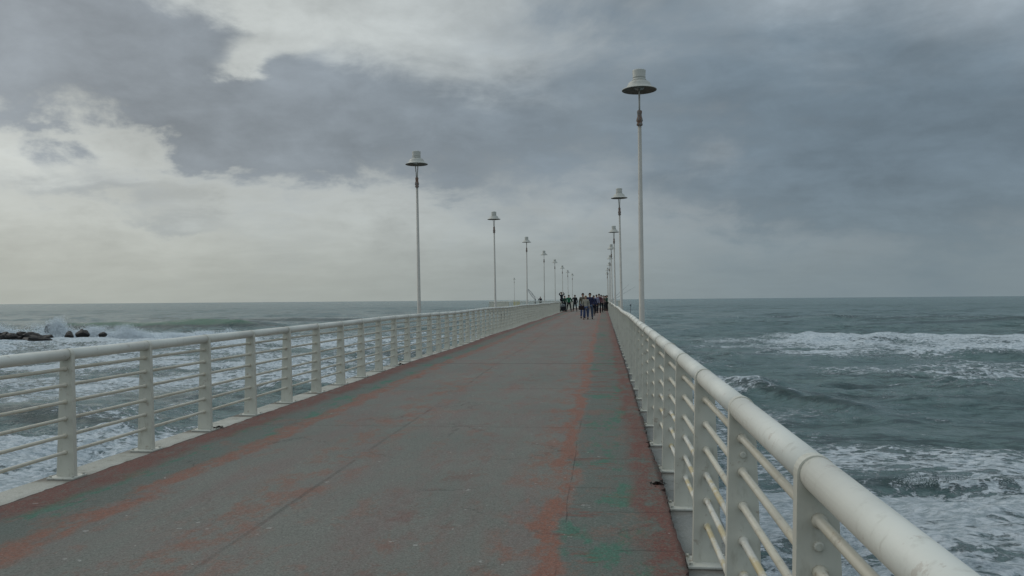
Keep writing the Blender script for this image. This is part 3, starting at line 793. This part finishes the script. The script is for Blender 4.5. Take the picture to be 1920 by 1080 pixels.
person(at(1136.2, 99), 99, 1.74, -1.4, 'person in brown jacket leaning near the right railing', c_brown, c_black, 'dark', SHOE, .1, 'front')
person(at(1137.6, 90), 90, 1.74, -1.3, 'person in dark green coat at the right railing, rightmost of the crowd', c_teal, c_black, 'dark', SHOE, .05, 'front')
person(at(1013.6, 136), 136, 1.82, .1, 'person in dark clothes alone on the end platform beyond the left railing', c_dkblue, c_black, 'dark', SHOE, .05, 'hip', z_=zp, stance=.1)
# bag
M_bag = cloth('bag_leather', (.028, .018, .018))
bx, by = at(1092.0, 54.4)-.06, 54.35; bz = rise(54.4)
root = tag(empty('shoulder_bag', (bx, by, bz)), 'dark brown shoulder bag hanging at the side of the woman in beige', 'bag')
bm = bmesh.new(); box(bm, (0, 0, .80), (.40, .16, .30), .05); link('pouch', bm_mesh(bm, 'pouch'), root, M_bag)
bm = bmesh.new(); tube(bm, [(-.13, 0, .92), (-.06, 0, 1.06), (.06, 0, 1.06), (.13, 0, .92)], .014, 6); link('strap', bm_mesh(bm, 'strap'), root, M_bag)
# cart with gear
cx, cy = at(1056, 86), 86.; cz = rise(cy)
M_dkpl = cloth('dark_plastic', (.02, .022, .025)); M_greybag = cloth('grey_tarp', (.20, .22, .22), .5); M_wheel = cloth('rubber', (.012, .012, .012))
root = tag(empty('cart', (cx, cy, cz), .2), 'dark wheeled cart loaded with grey gear beside the left railing', 'cart')
bm = bmesh.new()
for x_ in (-.24, .24):
    tube(bm, [(x_, .25, .10), (x_, .22, .55), (x_, .30, .95)], .018, 6)
for z_ in (.15, .5, .9): tube(bm, [(-.24, .24, z_), (.24, .24, z_)], .016, 6)
for x_ in (-.24, .24): tube(bm, [(x_, .25, .12), (x_, -.25, .12)], .018, 6)
link('frame', bm_mesh(bm, 'frame'), root, M_dkpl)
bm = bmesh.new(); box(bm, (0, 0, .33), (.50, .46, .38), .03); link('gear_box', bm_mesh(bm, 'gear_box'), root, M_dkpl)
bm = bmesh.new(); bmesh.ops.create_icosphere(bm, subdivisions=3, radius=1)
for v in bm.verts:
    k_ = 1+.13*math.sin(v.co.x*5+v.co.z*4)+.08*math.sin(v.co.y*9); v.co = Vector((v.co.x*.26*k_, v.co.y*.24*k_, .66+v.co.z*.19*k_))
link('tarp_bundle', bm_mesh(bm, 'tarp_bundle', True), root, M_greybag)
bm = bmesh.new(); tube(bm, [(-.03, 0, 0), (-.02, 0, 0), (.02, 0, 0), (.03, 0, 0)], [.10, .13, .13, .10], 16); wm = bm_mesh(bm, 'wheel'); wm.materials.append(M_wheel)
for x_ in (-.29, .29): link('wheel', wm, root, None, (x_, .05, .13))
bm = bmesh.new(); box(bm, (0, 0, .21), (.55, .45, .42), .015)
for k in (-.17, 0, .17): box(bm, (k, -.228, .21), (.12, .012, .36), .003)
tag(link('crate', bm_mesh(bm, 'crate'), None, M_greybag, (at(1053.4, 89), 89.02, rise(89))), 'low grey crate under the raised person by the left railing', 'crate')
# fishing rods
M_rod = cloth('dark_rod', (.03, .03, .035))
for i, (x0, y0, dx, dz, lab) in enumerate(((.55, 104, 3.5, 2.1, 'long dark fishing rod reaching out over the right railing, the lower one'), (.55, 100, 2.6, 2.35, 'dark fishing rod rising steeply over the right railing, the upper one'))):
    zz = rise(y0)+.75
    bm = bmesh.new(); tube(bm, [(0, 0, 0), (dx*.5, 0, dz*.52), (dx, 0, dz)], [.022, .014, .006], 6)
    tube(bm, [(-.02, 0, -.01), (dx*.1, 0, dz*.1)], .028, 8)
    tag(link('fishing_rod', bm_mesh(bm, 'fishing_rod'), None, M_rod, (x0, y0, zz)), lab, 'fishing rod', 'fishing rods')
# marker pole in the sea
root = tag(empty('marker_pole', (9.4, 285, WZ)), 'thin dark marker pole standing in the sea right of the pier', 'marker pole')
bm = bmesh.new(); tube(bm, [(0, 0, -1), (0, 0, 3.6)], .09, 8); link('pole', bm_mesh(bm, 'pole'), root, M_steel)
bm = bmesh.new(); lathe(bm, [(.0, 3.3), (.28, 3.5), (.30, 3.8), (.0, 4.1)], 10); link('top_mark', bm_mesh(bm, 'top_mark'), root, M_steel)

# clumps of dark dead leaves and weed caught at the deck edges
M_weed = cloth('dead_leaves', (.022, .016, .012), .4)
def debris(x_, y_, z_, s_, n, seed, label):
    q = random.Random(seed); bm = bmesh.new()
    for _ in range(n):
        a_ = q.uniform(0, 2*PI); rr = abs(q.gauss(0, .45))*s_; L_ = q.uniform(.25, .6)*s_; w_ = L_*q.uniform(.2, .45); tl = q.uniform(-.5, .5)
        c_ = Vector((rr*math.cos(a_)*1.3, rr*math.sin(a_), q.uniform(.0, .28)*s_*max(0, 1-rr/s_)+.004)); b_ = q.uniform(0, 2*PI)
        d1 = Vector((math.cos(b_), math.sin(b_), tl))*L_*.5; d2 = Vector((-math.sin(b_), math.cos(b_), .2))*w_*.5
        up = Vector((0, 0, w_*.35))
        vs_ = [bm.verts.new(c_+v_) for v_ in (d1, d2+up, -d1, -d2+up, up*.2)]
        for k in range(4): bm.faces.new((vs_[k], vs_[(k+1) % 4], vs_[4]))
    me = bpy.data.meshes.new('leaf_clump'); bm.to_mesh(me); bm.free()
    tag(link('leaf_clump', me, None, M_weed, (x_, y_, z_)), label, 'leaf litter')
debris(.41, 6.45, rise(6.45)-.005, .075, 60, 2, 'dark clump of dead leaves on the right edge of the deck')
debris(-4.44, 8.85, rise(8.85)-.01, .10, 40, 3, 'dark leaf litter at the foot of the third clear post of the left railing')
debris(-4.45, 17.2, rise(17.2)-.01, .13, 40, 4, 'dark leaf litter by a left post level with the cross joint of the deck')

# ------------------------------------------------------------------ rocks of the breakwater
M_rock, g, b = mat('wet_dark_rock', .55, .25)
p = g.pos(); n1 = g.noise(p, .9, 8, .65); n2 = g.noise(p, 5, 6, .6)
c = g.mix(g.ss(n1, .4, .6), (.010, .009, .010), (.026, .021, .018))
c = g.mix(g.mul(g.ss(n2, .55, .65), .5), c, (.020, .026, .012))
g.l.new(c, b.inputs['Base Color']); g.l.new(g.bump(g.add(n1, g.mul(n2, .4)), .8, .3), b.inputs['Normal'])
def rock_mesh(seed, r):
    q = random.Random(seed); bm = bmesh.new(); bmesh.ops.create_icosphere(bm, subdivisions=3, radius=1)
    pl = [(Vector((q.gauss(0, 1), q.gauss(0, 1), q.gauss(0, 1))).normalized(), q.uniform(.55, .92)) for _ in range(14)]
    for v in bm.verts:
        d_ = v.co.normalized(); rr = 1.15
        for n_, dd in pl:
            k_ = d_.dot(n_)
            if k_ > .05: rr = min(rr, dd/k_)
        rr *= 1+.05*math.sin(d_.x*7+seed)*math.sin(d_.y*6)+.03*q.uniform(-1, 1)
        v.co = Vector((d_.x*r[0], d_.y*r[1], d_.z*r[2]))*rr
    return bm_mesh(bm, 'boulder')
def rock(x_, y_, z_, r, seed, label, group=None):
    o = link('boulder', rock_mesh(seed, r), None, M_rock, (x_, y_, WZ+z_)); o.rotation_euler = (0, 0, seed*1.3)
    tag(o, label, 'boulder', group)
GR = 'boulders of the breakwater'
q = random.Random(21)
for i in range(36):
    t = i/35.
    x_ = -105.5 + 18.3*t; y_ = 116 + 1.5*math.sin(i*2.1)+q.uniform(-1.5, 1.5) - (1-t)*3
    sz = q.uniform(.75, 1.35)
    rock((x_+q.uniform(-.6, .6))*.955, y_*.955, q.uniform(.4, .95)*(1.25-.45*t), (sz*1.35, sz, sz*.72), 40+i, 'dark wet boulder in the low breakwater at the left edge of the sea', GR)
for i in range(14):
    rock(-92+q.uniform(-9, 4), 103.5+q.uniform(-3, 3), +.35+q.uniform(-.1, .3), (q.uniform(1, 1.8), 1.3, q.uniform(.7, 1.1)), 80+i, 'low wet boulder in the front of the breakwater, nearest the pier, at the left edge', GR)
rock(-100.5, 116, 1.9, (1.4, 1.3, 1.3), 31, 'tall dark boulder topping the left end of the breakwater')
rock(-88.4, 119, 1.7, (.9, .8, .8), 32, 'dark boulder sticking up in the spray at the right end of the breakwater')
rock(-81.9, 115.0, .75, (1.2, .8, .75), 33, 'flat left boulder of the small rock pair right of the breakwater')
rock(-79.9, 115.0, .95, (1.2, .9, .9), 34, 'higher right boulder of the small rock pair right of the breakwater')
rock(-77.2, 116.2, .8, (.9, .6, .6), 35, 'lone small dark boulder farthest right, awash beside the left railing')

# ------------------------------------------------------------------ spray thrown up by the breaking wave
M_spray, g, b = mat('white_spray', .9, .1); b.inputs['Base Color'].default_value = (.74, .78, .80, 1)
def spray(name, label, plumes, n, seed, size):
    rg = np.random.default_rng(seed); V = []; Fc = []
    tot = sum(p_[6] for p_ in plumes)
    for (cx_, cy_, rx, ry, hh, z0, wgt) in plumes:
        m_ = int(n*wgt/tot)
        for _ in range(m_):
            h_ = rg.beta(1.1, 2.2); sp = (1-.72*h_)
            x_ = cx_+rg.normal(0, rx*.5)*sp + .25*rx*math.sin(h_*5+cx_); y_ = cy_+rg.normal(0, ry*.5)*sp; z_ = WZ+z0+h_*hh
            s_ = size*rg.uniform(.4, 1.5)*(1.3-h_*.8)
            a_ = rg.normal(0, 1, (4, 3)); a_ /= np.linalg.norm(a_, axis=1)[:, None]
            k_ = len(V)
            for w_ in a_: V.append((x_+w_[0]*s_, y_+w_[1]*s_, z_+w_[2]*s_*.8))
            Fc += [(k_, k_+1, k_+2), (k_, k_+1, k_+3), (k_, k_+2, k_+3), (k_+1, k_+2, k_+3)]
    me = bpy.data.meshes.new(name); me.from_pydata(V, [], Fc)
    tag(link(name, me, None, M_spray), label, 'spray', None, 'stuff')
spray('spray', 'white spray thrown up by waves breaking round the dark boulders', [
    (-86.4, 119, 3.0, 1.8, 3.7, .2, 4.5), (-84.0, 122, 4.0, 2.5, 2.3, .1, 2), (-79.5, 119, 4.0, 2.0, 2.3, .1, 3), (-74.5, 119, 4.0, 2.0, 2.5, .1, 3),
    (-68.5, 122, 4.0, 2.5, 1.3, .0, 1.2), (-62.5, 121, 4.0, 2.5, 1.5, .0, 1.2), (-58.5, 119, 2.5, 2., 1.9, .0, 1.), (-99, 122, 5, 2., 2.0, .8, 1.4), (-93.8, 124, 3, 2., 2.2, .6, .6)], 62000, 3, .075)
spray('spray', 'white spray along the small breaker at the lower right of the sea', [
    (9.2, 25.0, .5, .4, .40, .20, 1.2), (10.2, 25.2, .9, .35, .25, .25, 1), (12.5, 25.2, 1.4, .4, .28, .2, 1.6), (14.8, 25.3, 1.2, .4, .25, .2, 1.2)], 6000, 4, .009)
